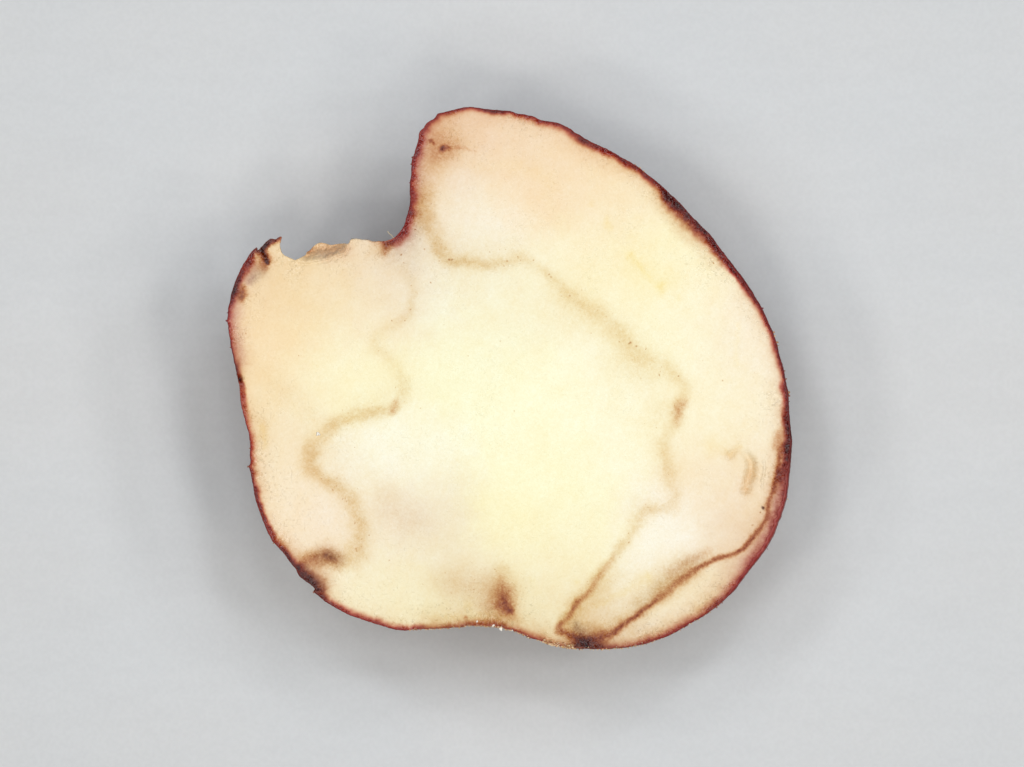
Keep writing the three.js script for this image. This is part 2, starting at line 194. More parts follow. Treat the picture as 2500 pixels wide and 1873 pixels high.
const ARCS_RUST = [[[1899,1140,3.5,.3],[1896,1180,4,.5],[1881,1222,3.5,.35],[1870,1264,3.5,.3],[1849,1301,3.5,.35],[1821,1333,4,.55],[1790,1354,3.5,.3],[1748,1362,4,.35],[1705,1387,4,.3]],[[1600,1468,4,.3],[1565,1494,4,.6],[1524,1522,4.5,.6],[1495,1545,5,.6]],[[748,618,10,.25],[775,605,20,.14],[830,606,18,.2]],[[760,606,5,.4],[753,612,4,.5]],
  [[1912,1080,6,.8],[1907,1095,7,1.1],[1903,1117,7,1.3],[1898,1153,8,1.4],[1895,1186,8,1.2],[1880,1222,7,1.0],[1869,1266,6,.9],[1848,1302,7,1.2],[1819,1334,6.5,1.4],[1786,1356,7,1.2],[1746,1363,7,1.3],[1703,1389,8,1.2],[1659,1421,11,.9],[1616,1454,10,.85],[1565,1494,8,1.15],[1522,1523,8,1.2],[1492,1547,10,1.3],[1456,1563,14,1.7],[1426,1568,14,1.5]],
  [[1500,1360,7,.15],[1471,1398,7,.3],[1444,1438,6,.45],[1417,1466,7,.75],[1395,1492,6,.9],[1385,1512,7,.5],[1366,1528,8,1.0],[1368,1541,9,1.3],[1390,1549,11,1.6],[1410,1562,13,1.9],[1430,1574,14,1.8]],
  [[1226,1415,12,.25],[1229,1442,19,.6],[1230,1468,24,1.0],[1237,1486,20,1.1],[1248,1494,11,1.2]],[[1231,1460,10,.7],[1240,1482,11,.8],[1249,1494,6,.9]],[[1215,1478,10,.4]],
  [[1640,1400,14,.2],[1690,1365,13,.3],[1730,1345,10,.2]],
  [[1115,358,4,.35],[1135,365,4,.22],[1158,371,4,.1]],
  [[1048,342,3,1.1],[1054,349,4,1.2],[1060,355,3,.8]],
  [[1080,364,6,1.9],[1086,360,7,1.6],[1099,360,4,.9]],
  [[1070,342,24,.3],[1062,372,24,.36],[1092,362,24,.42]],
  [[638,606,8,1.5],[645,620,10,1.8],[650,634,8,2.0],[653,643,5,1.8]],[[645,640,20,.4]],[[650,594,9,1.8],[668,588,8,1.5],[684,584,6,1.5]],[[648,655,8,.5],[640,648,10,.5]],
  [[575,712,10,1.3],[588,716,11,1.3],[590,705,8,1.0]],[[598,722,6,.5],[590,728,9,.6]],
  [[942,602,11,1.2],[952,592,10,1.2],[936,616,10,.6]],[[1008,540,10,.3],[1012,522,12,.6],[1020,528,10,.4]],
  [[770,1362,20,.35],[795,1356,22,.55],[825,1366,18,.3]],[[793,1350,9,.4],[803,1362,8,.5],[815,1368,7,.4]],[[770,1368,14,.4],[742,1376,16,.7]],
  [[1135,1506,4,.5],[1138,1508,3,.6]],
  [[1668,985,11,.35],[1655,1000,12,.45],[1652,1032,9,.2]],
  [[966,985,9,.25],[958,1002,9,.35]],
  [[975,780,10,.05],[998,755,7,.06]],
  [[1644,506,14,.3],[1668,530,14,.35],[1700,560,12,.4],[1740,605,10,.4],[1765,630,10,.3]],
  [[1905,1058,10,.5],[1898,1085,10,.6]],
  [[620,1200,8,.3],[632,1240,8,.5],[645,1270,6,.4]],
  [[1782,1114,14,.14],[1798,1100,13,.1]],[[1826,1116,13,.1],[1834,1136,15,.17],[1833,1156,16,.2],[1828,1178,16,.17],[1820,1198,15,.2]],[[1850,1150,24,.05],[1815,1180,20,.06]],
];
const ARCS_YELLOW = [[[1826,1116,14,.3],[1834,1140,16,.5],[1832,1165,16,.5],[1820,1197,15,.5]],[[1806,1090,10,.4],[1785,1110,12,.5]],[[1740,1090,24,.4],[1780,1105,16,.4]],[[1444,498,7,.5]],[[1480,540,9,.7],[1487,555,8,.6]],[[1540,622,10,1.0],[1547,636,9,.8],[1568,655,9,.7],[1590,680,7,.5]],[[1612,695,12,1.2],[1615,712,9,.8]],[[1655,735,5,.4],[1662,715,4,.3]],[[1560,655,40,.35],[1640,680,30,.3]],[[1580,1412,14,1.1],[1560,1420,20,.5],[1530,1440,12,.6],[1490,1462,9,.6],[1455,1480,8,.4]],[[1250,1260,60,.12],[1330,1340,40,.15]],[[640,1045,10,.8],[645,1075,10,.8],[648,1095,8,.5]],[[1115,1140,30,.15],[1160,1230,40,.2]],[[1300,1420,10,.4]],[[1408,1421,9,.5]],[[1140,1476,12,.6]],[[1060,1512,14,.4],[1130,1508,16,.5],[1180,1510,14,.5],[1250,1505,16,.4]],[[1440,700,40,.15],[1500,600,60,.2]],[[1800,790,6,.3],[1797,830,5,.3],[1800,890,6,.35]],[[1160,405,20,.3],[1270,410,16,.3],[1340,440,26,.25]]];
const ARCS_GREY = [[[770,1362,16,.2],[800,1356,18,.4],[830,1366,16,.2]],[[797,1352,7,.3],[812,1364,8,.2]],[[1700,1370,22,.1],[1650,1400,24,.12],[1560,1480,18,.1]],[[1410,1535,12,.5],[1408,1522,7,.3],[1425,1560,20,.5]],[[970,610,40,.12],[1010,570,34,.14],[1000,640,34,.07]],[[1080,362,5,.5]],[[640,660,16,.3],[612,680,12,.4]],[[588,724,7,.3]],[[586,924,5,3.2],[584,930,5,2.8]],[[642,610,6,.8],[652,642,4,1.4]],[[780,1430,16,.3],[745,1395,14,.4]],[[1864,1238,3,1.4]]];
const ARCS_MAUVE = [[[950,1235,44,.13],[990,1262,46,.15],[1035,1275,38,.1]],[[1110,1430,40,.14],[1180,1440,44,.18],[1205,1480,40,.18]],[[760,612,18,.3],[800,612,24,.35],[840,606,18,.3]],[[1030,340,14,.5],[1022,380,14,.45],[1020,440,16,.35],[1018,480,14,.25]],[[576,740,18,.6],[572,790,17,.6],[580,850,15,.5],[590,890,11,.4]],[[600,690,10,.5],[620,655,10,.4]],[[985,585,20,.35],[1000,570,14,.4]],[[1900,1200,16,.5],[1890,1250,16,.4],[1870,1320,14,.35],[1820,1385,14,.3]],[[660,1310,8,.5],[650,1285,6,.4]],[[1215,1440,30,.18],[1200,1480,26,.15]]];

let sunk = null;                                       // where the diseased tissue has shrunk a little
function splat(list, gain = 1, warp = 1) {
  const L = new Float32Array(TN * TN);
  for (const poly of list) {
    const pts = poly.length === 1 ? [poly[0], [poly[0][0] + 0.5, poly[0][1], poly[0][2], poly[0][3]]] : poly;
    // smooth the hand-placed points first
    const fine = [];
    for (let i = 0; i + 1 < pts.length; i++) {
      const p0 = pts[Math.max(0, i - 1)], p1 = pts[i], p2 = pts[i + 1], p3 = pts[Math.min(pts.length - 1, i + 2)];
      for (let j = 0; j < 3; j++) { const t = j / 3, q = []; for (let c = 0; c < 4; c++) q.push(0.5 * (2 * p1[c] + (p2[c] - p0[c]) * t + (2 * p0[c] - 5 * p1[c] + 4 * p2[c] - p3[c]) * t * t + (3 * p1[c] - p0[c] - 3 * p2[c] + p3[c]) * t * t * t)); fine.push(q); }
    }
    fine.push(pts[pts.length - 1]);
    let x0 = 1e9, x1 = -1e9, y0 = 1e9, y1 = -1e9;
    for (const q of fine) { const r = q[2] * 2.6 + 14; x0 = Math.min(x0, q[0] - r); x1 = Math.max(x1, q[0] + r); y0 = Math.min(y0, q[1] - r); y1 = Math.max(y1, q[1] + r); }
    const a0 = clamp(Math.floor((x0 - X0) * TS), 0, TN - 1), a1 = clamp(Math.ceil((x1 - X0) * TS), 0, TN - 1), b0 = clamp(Math.floor((y0 - Y0) * TS), 0, TN - 1), b1 = clamp(Math.ceil((y1 - Y0) * TS), 0, TN - 1);
    const W = a1 - a0 + 1, T = new Float32Array(W * (b1 - b0 + 1));
    for (let i = 0; i + 1 < fine.length; i++) {
      const A = fine[i], B = fine[i + 1], dx = B[0] - A[0], dy = B[1] - A[1], l2 = dx * dx + dy * dy || 1, r = Math.max(A[2], B[2]) * 2.4 + 12;
      const u0 = Math.max(a0, Math.floor((Math.min(A[0], B[0]) - r - X0) * TS)), u1 = Math.min(a1, Math.ceil((Math.max(A[0], B[0]) + r - X0) * TS));
      const v0 = Math.max(b0, Math.floor((Math.min(A[1], B[1]) - r - Y0) * TS)), v1 = Math.min(b1, Math.ceil((Math.max(A[1], B[1]) + r - Y0) * TS));
      for (let v = v0; v <= v1; v++) for (let u = u0; u <= u1; u++) {
        const k = v * TN + u, x = X0 + u / TS + WX[k] * warp - A[0], y = Y0 + v / TS + WY[k] * warp - A[1], t = clamp((x * dx + y * dy) / l2, 0, 1);
        const ex = x - dx * t, ey = y - dy * t, w = A[2] + (B[2] - A[2]) * t, d2 = (ex * ex + ey * ey) / (w * w);
        if (d2 > 6) continue;
        const val = (A[3] + (B[3] - A[3]) * t) * Math.exp(-d2), m = (v - b0) * W + u - a0;
        if (val > T[m]) T[m] = val;
      }
    }
    for (let v = b0; v <= b1; v++) for (let u = a0; u <= a1; u++) { const q = T[(v - b0) * W + u - a0]; if (q > 0.004) L[v * TN + u] += q * gain; }
  }
  return L;
}
const WX = new Float32Array(TN * TN), WY = new Float32Array(TN * TN), GR = new Float32Array(TN * TN);
for (let v = 0; v < TN; v++) for (let u = 0; u < TN; u++) {
  const x = u / TS, y = v / TS, k = v * TN + u;
  WX[k] = 5 * vn(x / 26, y / 26) + 2.2 * vn(x / 7, y / 7 + 90) + 1.0 * vn(x / 2.6, y / 2.6 + 9);
  WY[k] = 5 * vn(x / 26 + 300, y / 26) + 2.2 * vn(x / 7 + 70, y / 7) + 1.0 * vn(x / 2.6 + 55, y / 2.6);
  GR[k] = 0.55 * vn(x / 2.4 + 11, y / 2.4) + 0.45 * vn(x / 5 + 400, y / 5 + 31);
}
const faceColour = new Uint8Array(TN * TN * 4), faceBump = new Uint8Array(TN * TN * 4), faceGloss = new Uint8Array(TN * TN * 4);
{
  const tan = splat(ARCS_TAN.map(l => l.map(p => [p[0], p[1], p[2] * 1.1, p[3] * 0.92]))), rust = splat(ARCS_RUST, 1, 0.75), yellow = splat(ARCS_YELLOW), grey = splat(ARCS_GREY, 1, 0.8), mauve = splat(ARCS_MAUVE);
  sunk = tan;
  // rust specks sprinkled along the arcs and thinly elsewhere
  const speck = new Float32Array(TN * TN);
  const dot = (x, y, r, s) => {
    const cu = (x - X0) * TS, cv = (y - Y0) * TS, R = Math.ceil(r * TS * 2.2), an = rnd() * 3, e = 0.7 + 0.6 * rnd();
    for (let v = -R; v <= R; v++) for (let u = -R; u <= R; u++) {
      const a = Math.round(cu) + u, b = Math.round(cv) + v; if (a < 0 || b < 0 || a >= TN || b >= TN) continue;
      const p = (u * Math.cos(an) + v * Math.sin(an)) * e, q = (v * Math.cos(an) - u * Math.sin(an)) / e, d = (p * p + q * q) / (r * r * TS * TS);
      if (d < 5) speck[b * TN + a] += s * Math.exp(-d);
    }
  };
  for (let i = 0; i < 60000; i++) {
    const x = X0 + rnd() * SPAN, y = Y0 + rnd() * SPAN, k = clamp(Math.round((y - Y0) * TS), 0, TN - 1) * TN + clamp(Math.round((x - X0) * TS), 0, TN - 1), d = tan[k] + 0.5 * rust[k];
    if (rnd() < d * 0.15 * (0.4 + Math.max(0, vn(x / 16, y / 16 + 700)) * 2)) dot(x, y, 0.6 + rnd() * 0.8, 0.25 + rnd() * 0.65 * (rnd() < 0.25 ? 2 : 1));
    else if (rnd() < 0.0004) dot(x, y, 0.7 + rnd() * 0.5, 0.4 + rnd() * 0.6);
  }
  for (const [x, y, r, s] of [[1051,690,1.6,2.2],[1096,634,2.2,2.4],[1103,634,2,2],[1014,560,1.8,2.2],[979,622,1.8,2.4],[985,641,1.5,1.2],[1036,608,1.8,1.4],[1539,836,2.2,2],[1536,838,1.8,2],[1553,845,2,1.8],[1391,722,2.2,1.4],[1340,670,1.8,1.6],[1345,676,1.6,1.6],[1238,637,1.8,1.6],[1264,627,1.6,1.4],[1302,635,1.6,1.4],[1742,642,1.6,2.4],[1609,915,1.8,2],[1656,918,1.4,2],[1764,929,1.6,1.4],[1864,1240,2.8,3.2],[1856,1251,1.6,2.4],[1837,1282,2.2,1.2],[1255,1003,1.2,1.4],[1221,833,1.2,1.2],[1143,869,1.2,1.1],[729,868,1.2,1.6],[600,814,1.3,2],[1535,1324,1.6,1.8],[1534,1302,1.4,1.4],[1208,1390,1.4,1.6],[950,1368,1.4,1.2],[866,1277,1.5,1.8],[901,1307,1.4,1.6],[869,1340,1.6,1.8],[870,1345,1.4,1.6],[812,1196,1.5,1.8],[836,1218,1.4,1.6],[1026,996,1.2,1.2],[956,783,1.5,1.8],[988,783,1.4,1.6],[1002,756,1.6,1.6]]) dot(x, y, r, s);
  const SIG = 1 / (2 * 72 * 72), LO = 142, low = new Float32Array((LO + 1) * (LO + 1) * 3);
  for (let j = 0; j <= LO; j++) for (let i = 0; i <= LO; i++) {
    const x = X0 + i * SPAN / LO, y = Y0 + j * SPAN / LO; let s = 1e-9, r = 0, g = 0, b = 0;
    for (const t of FLESH_TONES) { const w = Math.exp(-((x - t[0]) ** 2 + (y - t[1]) ** 2) * SIG) + 1e-7; s += w; r += w * lin(t[2]); g += w * lin(t[3]); b += w * lin(t[4]); }
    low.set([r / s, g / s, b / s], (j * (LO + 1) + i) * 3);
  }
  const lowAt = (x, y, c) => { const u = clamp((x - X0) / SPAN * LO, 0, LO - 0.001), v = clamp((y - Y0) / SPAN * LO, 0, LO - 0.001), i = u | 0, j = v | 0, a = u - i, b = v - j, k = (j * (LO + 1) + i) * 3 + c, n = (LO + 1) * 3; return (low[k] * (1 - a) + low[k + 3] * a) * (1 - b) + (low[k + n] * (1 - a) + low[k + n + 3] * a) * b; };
  for (let v = 0; v < TN; v++) for (let u = 0; u < TN; u++) {
    const k = v * TN + u, o = k * 4, x = X0 + u / TS, y = Y0 + v / TS, g = GR[k];
    const sd = sampleSdf(x, y);
    if (sd > 12) { faceColour.set([120, 40, 40, 255], o); continue; }
    const wx = x + WX[k] * 3, wy = y + WY[k] * 3;
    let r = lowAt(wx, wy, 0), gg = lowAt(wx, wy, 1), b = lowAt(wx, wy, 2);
    // grain of the starchy tissue and faint fibres
    const cloud = 0.5 * fbm(x / 60, y / 60 + 200, 3) + 0.3 * fbm(x / 19 + 40, y / 19, 2), fibre = vn(x / 9 + y / 31, y / 60 - x / 120);
    const cell = g + 0.6 * vn(x / 3.1 + 210, y / 3.1 + 63);
    let aR = 0.018 * cell + 0.014 * cloud, aG = 0.034 * cell + 0.052 * cloud + 0.008 * fibre, aB = 0.065 * cell + 0.14 * cloud + 0.016 * fibre + 0.03;
    const gm = 1 + 0.34 * g, T = tan[k] * gm * (0.95 + 0.3 * vn(x / 31 + 7, y / 31) + 0.15 * vn(x / 9, y / 9 + 3)), Ru = rust[k] * (1 + 0.5 * g), Sp = speck[k], Ye = yellow[k] * (1 + 0.3 * g), Gy = grey[k] * (1 + 0.4 * g), Ma = mauve[k] * (1 + 0.4 * g);
    aR += 0.20 * T + 0.56 * Ru + 0.28 * Sp + 0.02 * Ye + 0.90 * Gy + 0.30 * Ma;
    aG += 0.40 * T + 1.22 * Ru + 0.5 * Sp + 0.07 * Ye + 1.05 * Gy + 0.55 * Ma;
    aB += 0.76 * T + 1.8 * Ru + 0.7 * Sp + 0.26 * Ye + 1.05 * Gy + 0.42 * Ma;
    // skin and stained tissue along the rim
    if (sd > -75) {
      const i = nearAt(x + 1.6 * WX[k], y + 1.6 * WY[k]) * 7, w = rimAt[i + 1], so = rimAt[i + 2] * 1.25, wob = 1 + 0.25 * vn(x / 34, y / 34 + 5) + 0.12 * vn(x / 11, y / 11 + 15), W = w * wob;
      const d = -sd + 1.4 * g + 0.8 * vn(x / 7, y / 7) + 2.2 * vn(x / 25 + 8, y / 25), q = 1 - sstep(W - so * 0.6, W + so * 1.3, d), soft = Math.exp(-Math.max(0, d - W * 0.7) / (so * 1.15)) * (1 - sstep(45, 75, d));
      const mot = 1 + 0.22 * vn(x / 8 + 20, y / 8) + 0.3 * g, solid = sstep(0, 4, w);
      const edge = 1 - sstep(0.15, 1.0, d / (W + 2));
      const vary = 0.38 * vn(x / 46 + 3, y / 46) + 0.2 * vn(x / 15, y / 15 + 9), q2 = q * q, q3 = q2 * q, red = rimAt[i + 3] * (0.75 * q3 + 0.45 * edge * q) * mot * (1 + vary), ru = rimAt[i + 4] * (0.75 * q2 + 0.36 * soft) * mot * (1 - vary), ma = rimAt[i + 5] * (0.5 * q2 + 0.25 * soft) * mot, dk = rimAt[i + 6] * (0.9 * q3 + 0.12 * soft) * mot;
      aR += (0.50 * red + 0.50 * ru + 0.45 * ma + 1.0 * dk) * solid; aG += (1.75 * red + 1.08 * ru + 0.75 * ma + 1.35 * dk) * solid; aB += (1.75 * red + 1.6 * ru + 0.6 * ma + 1.45 * dk) * solid;
    }
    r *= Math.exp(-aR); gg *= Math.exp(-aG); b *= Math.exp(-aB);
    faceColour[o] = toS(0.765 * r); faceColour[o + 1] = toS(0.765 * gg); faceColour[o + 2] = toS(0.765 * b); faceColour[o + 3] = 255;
    // cells: fine grains standing up, coarser where the flesh is torn near the skin
    const near1 = Math.exp(-Math.max(0, -sd) / 70), c1 = vn(x / 2.7 + 33, y / 2.7), c2 = vn(x / 4.6 + 5, y / 4.6 + 77), c3 = vn(x / 7, y / 7 + 140);
    const moist = clamp(near1 * (0.75 + 0.7 * vn(x / 48 + 12, y / 48)) + 0.25 * Math.max(0, vn(x / 90, y / 90 + 17)), 0, 1);
    const bump = 0.42 + 0.10 * c1 * (0.4 + 0.6 * moist) + 1.0 * Math.max(0, c2 - 0.22) * (0.12 + 0.88 * moist) + 0.05 * c3;
    const h = clamp(Math.round(255 * bump), 0, 255); faceBump[o] = faceBump[o + 1] = faceBump[o + 2] = h; faceBump[o + 3] = 255;
    const wet = Math.exp(-(((x - 668) / 40) ** 2 + ((y - 1300) / 70) ** 2)) + 0.7 * Math.exp(-(((x - 1045) / 40) ** 2 + ((y - 460) / 90) ** 2)) + 0.5 * Math.exp(-(((x - 1835) / 40) ** 2 + ((y - 1160) / 60) ** 2));
    const gl = clamp(Math.round(255 * (0.42 - 0.26 * moist - 0.14 * clamp(wet, 0, 1) + 0.06 * c3 + 0.08 * fbm(x / 40, y / 40, 2))), 34, 255);
    faceGloss[o] = faceGloss[o + 1] = faceGloss[o + 2] = gl; faceGloss[o + 3] = 255;
  }
}
function tex(data, n, srgb) {
  const t = new THREE.DataTexture(data, n, n, THREE.RGBAFormat);
  if (srgb) t.colorSpace = THREE.SRGBColorSpace;
  t.magFilter = THREE.LinearFilter; t.minFilter = THREE.LinearMipmapLinearFilter; t.generateMipmaps = true;
  t.wrapS = t.wrapT = THREE.ClampToEdgeWrapping; t.needsUpdate = true;
  return t;
}
const fleshMat = new THREE.MeshPhysicalMaterial({ map: tex(faceColour, TN, true), bumpMap: tex(faceBump, TN), bumpScale: 1.5e-4, roughness: 1, roughnessMap: tex(faceGloss, TN), specularIntensity: 0.42 });

// ---------------------------------------------------------------- the sheet it lies on
const SN = 1024, sheetCol = new Uint8Array(SN * SN * 4), sheetBump = new Uint8Array(SN * SN * 4);
for (let v = 0; v < SN; v++) for (let u = 0; u < SN; u++) {
  const o = (v * SN + u) * 4, a = fbm(u / 90, v / 60, 4), f = vn(u / 2, v / 2 + 50), st = vn(u / 34, v / 7 + 120), hue = fbm(u / 130 + 70, v / 130, 2);
  const b = 0.542 * (1 + 0.013 * a + 0.022 * f + 0.010 * st);
  sheetCol[o] = toS(b * (0.970 + 0.012 * hue)); sheetCol[o + 1] = toS(b * (0.992 - 0.002 * hue)); sheetCol[o + 2] = toS(b * (1.0 - 0.014 * hue)); sheetCol[o + 3] = 255;
  sheetBump[o] = sheetBump[o + 1] = sheetBump[o + 2] = clamp(128 + 70 * f + 30 * st, 0, 255); sheetBump[o + 3] = 255;
}
const sheetGeo = new THREE.BoxGeometry(0.9, 0.004, 0.9);
{
  const p = sheetGeo.attributes.position, uv = sheetGeo.attributes.uv;
  for (let i = 0; i < p.count; i++) uv.setXY(i, p.getX(i) / 0.2, p.getZ(i) / 0.2);
}
const sct = tex(sheetCol, SN, true), sbt = tex(sheetBump, SN);
for (const t of [sct, sbt]) t.wrapS = t.wrapT = THREE.MirroredRepeatWrapping;
const sheet = new THREE.Mesh(sheetGeo, new THREE.MeshStandardMaterial({ map: sct, bumpMap: sbt, bumpScale: 1.2e-5, roughness: 0.85 }));
sheet.name = 'grey_backing_sheet'; sheet.position.y = -0.002; sheet.receiveShadow = true; sheet.castShadow = true;
sheet.userData = { kind: 'structure', label: 'plain pale grey matte backing sheet under the potato', category: 'backdrop' };
scene.add(sheet);

// ---------------------------------------------------------------- the potato half
const potato = new THREE.Group(); potato.name = 'potato_half';
potato.userData = { label: 'cut half of a red skinned potato with brown arcs in its cream flesh', category: 'potato' };
scene.add(potato);
const wx = x => (x - CX) * K, wz = y => (y - CZ) * K;
function part(name, geo, mat, parent, label) {
  const m = new THREE.Mesh(geo, mat); m.name = name; m.castShadow = m.receiveShadow = true; if (label) m.userData.label = label;
  parent.add(m); return m;
}
// cut face: fine grid clipped at the inner edge of the skin
let flesh;
{
  const pos = [], uv = [], idx = [], id = new Int32Array(GN * GN).fill(-1), edge = new Map();
  const f = new Float32Array(GN * GN);
  for (let k = 0; k < GN * GN; k++) f[k] = sdf[k] + (sdf[k] > -40 ? Math.max(0.6, BEV(near[k]) - 0.8) : 0);
  const add = (x, y) => { pos.push(wx(x), H + relief(x, y) * K, wz(y)); uv.push((x - X0) / SPAN, (y - Y0) / SPAN); return pos.length / 3 - 1; };
  const vert = k => id[k] >= 0 ? id[k] : (id[k] = add(X0 + (k % GN) * CELL, Y0 + Math.floor(k / GN) * CELL));
  const cut = (a, b) => {
    const key = a < b ? a * 400000 + b : b * 400000 + a; if (edge.has(key)) return edge.get(key);
    const t = f[a] / (f[a] - f[b]), ax = a % GN, ay = Math.floor(a / GN), bx = b % GN, by = Math.floor(b / GN);
    const n = add(X0 + (ax + (bx - ax) * t) * CELL, Y0 + (ay + (by - ay) * t) * CELL); edge.set(key, n); return n;
  };
  const tri = (a, b, c) => {
    const n = (f[a] < 0) + (f[b] < 0) + (f[c] < 0); if (!n) return;
    if (n === 3) { idx.push(vert(a), vert(b), vert(c)); return; }
    if (n === 1) { while (f[a] >= 0) [a, b, c] = [b, c, a]; idx.push(vert(a), cut(a, b), cut(a, c)); return; }
    while (f[a] < 0) [a, b, c] = [b, c, a];
    const p = cut(a, b), q = cut(a, c), B = vert(b), C = vert(c); idx.push(p, B, C, p, C, q);
  };
  for (let j = 0; j + 1 < GN; j++) for (let i = 0; i + 1 < GN; i++) { const k = j * GN + i; tri(k, k + GN, k + 1); tri(k + 1, k + GN, k + GN + 1); }
  const g = new THREE.BufferGeometry();
  g.setAttribute('position', new THREE.Float32BufferAttribute(pos, 3)); g.setAttribute('uv', new THREE.Float32BufferAttribute(uv, 2)); g.setIndex(idx); g.computeVertexNormals();
  flesh = part('flesh', g, fleshMat, potato, 'cream cut face with wavy brown arcs and dark spots');
}
// skin and torn side: rings swept from the face edge over the rim and down the round underside
const RUST = [0.55, 1.15, 1.6], RED = [0.48, 1.75, 1.75], MAU = [0.45, 0.8, 0.55], DRK = [1.0, 1.35, 1.45];
function rimColour(i, n1, n2) {
  const q = i * 7, base = [0.62, 0.46, 0.34], m = 1 + 0.3 * n1, e = Math.max(0, 1 + 0.7 * n2);
  return base.map((b, c) => b * Math.exp(-(rimAt[q + 3] * 0.95 * m * RED[c] + rimAt[q + 4] * 0.65 * m * RUST[c] + rimAt[q + 5] * 0.7 * MAU[c] + rimAt[q + 6] * 0.7 * e * DRK[c])));
}
const MIDX = 1290, MIDY = 960, HU = H / K;
const tornA = ARC[nearestIndex(686.5, 586)], tornB = ARC[nearestIndex(938, 588)];
const isTorn = i => ARC[i] >= tornA || ARC[i] <= ARC[nearestIndex(944, 587)] * 0;
const inTorn = i => { const s = ARC[i]; return tornA < tornB ? s > tornA && s < tornB : s > tornA || s < tornB; };
const rows = [];
const PROF = [[1.35, -0.35], [1.0, 0.12], [0.8, 0.22], [0.55, 0.1], [0.3, -0.25], [0.1, -0.8], [0, -1.6]];   // inset, height, both in bevel widths
const DEEP = [0.02, 0.035, 0.055, 0.08, 0.11, 0.15, 0.2, 0.26, 0.33, 0.41, 0.5, 0.6, 0.7, 0.79, 0.87, 0.93, 0.97, 1.0];
for (const [a, b] of PROF) rows.push({ a, b });
for (const u of DEEP) rows.push({ u });
const MARCH = {};
{ // the underside keeps within the outline: step inwards across the distance field first, then close in on the base
  let cur = RING.map(p => [p[0], p[1]]), Q = null, cQ = 1;
  const prof = u => Math.sqrt(Math.max(0, 1 - u ** 2.3));
  rows.forEach((row, j) => {
    if (row.u === undefined) return;
    if (row.u <= 0.33) {
      const D = 2.5 + 14 * row.u + 560 * (1 - prof(row.u));
      cur = cur.map(([x, y]) => {
        for (let t = 0; t < 60 && sampleSdf(x, y) > -D; t++) {
          let gx = sampleSdf(x + 3, y) - sampleSdf(x - 3, y), gy = sampleSdf(x, y + 3) - sampleSdf(x, y - 3); const l = Math.hypot(gx, gy);
          if (l < 0.6) { x += (MIDX - x) * 0.004; y += (MIDY - y) * 0.004; } else { x -= gx / l; y -= gy / l; }
        }
        return [x, y];
      });
      Q = cur; cQ = prof(row.u);
    } else {
      const k = 0.1 + 0.9 * prof(row.u) / cQ, w = Math.round(60 * sstep(0.33, 0.8, row.u));
      cur = Q.map((_, i) => { let sx = 0, sy = 0, n = 0; for (let q = -w; q <= w; q += 4) { const p = Q[(i + q + M) % M]; sx += p[0]; sy += p[1]; n++; } return [MIDX + (sx / n - MIDX) * Math.min(1, k), MIDY + (sy / n - MIDY) * Math.min(1, k)]; });
    }
    MARCH[j] = cur;
  });
}
const vtx = [];
const top0 = RING.map(([x, y], i) => { const b = BEV(i); return relief(x + NRM[i][0] * b, y + NRM[i][1] * b); });
for (let j = 0; j < rows.length; j++) {
  const row = rows[j];
  for (let i = 0; i < M; i++) {
    let [x, y] = RING[i], z; const b = BEV(i), s = ARC[i];
    if (row.a !== undefined) {
      const wob = 1 + 0.25 * vn(s / 6, 40); x += NRM[i][0] * b * row.a * wob; y += NRM[i][1] * b * row.a * wob;
      z = top0[i] + row.b * (row.b > 0 ? Math.min(b, 2.2) : b) + (j > 0 && j < 6 ? 0.35 * vn(s / 3, j * 7.1) + 0.3 * vn(s / 8, j * 3.3) : 0);
    } else {
      const u = row.u, p = MARCH[j][i]; x = p[0]; y = p[1];
      const start = top0[i] - 1.6 * b; z = start + (-HU - start) * u + 4 * (1 - u) * u * vn(s / 40, u * 6);
    }
    vtx.push(x, z, y);
  }
}
function sweep(pick) {
  const pos = [], uv = [], col = [], idx = [], map = new Int32Array(M * rows.length).fill(-1);
  const get = (j, i) => {
    i %= M; const k = j * M + i; if (map[k] >= 0) return map[k];
    const x = vtx[k * 3], z = vtx[k * 3 + 1], y = vtx[k * 3 + 2];
    pos.push(wx(x), Math.max(H + z * K, 0.0), wz(y)); uv.push((x - X0) / SPAN, (y - Y0) / SPAN);
    col.push(...rimColour(i, vn(ARC[i] / 9, j * 0.9 + 3) + 0.6 * vn(ARC[i] / 3, j * 2.2 + 30), vn(ARC[i] / 14, j * 0.7 + 60)));
    return map[k] = pos.length / 3 - 1;
  };
  for (let j = 0; j + 1 < rows.length; j++) for (let i = 0; i < M; i++) {
    if (!pick(j, i)) continue;
    const a = get(j, i), b = get(j, i + 1), c = get(j + 1, i), d = get(j + 1, i + 1);
    idx.push(a, b, c, b, d, c);
  }
  const g = new THREE.BufferGeometry();
  g.setAttribute('position', new THREE.Float32BufferAttribute(pos, 3)); g.setAttribute('uv', new THREE.Float32BufferAttribute(uv, 2)); g.setAttribute('color', new THREE.Float32BufferAttribute(col, 3));
  g.setIndex(idx);
  return g;
}
const tornDepth = i => 12 + Math.round(1.6 * vn(ARC[i] / 30, 9));
const skinMat = new THREE.MeshPhysicalMaterial({ vertexColors: true, color: 0xffffff, roughness: 0.42, specularIntensity: 0.5 });
const gSkin = sweep((j, i) => !(inTorn(i) && j < tornDepth(i)));
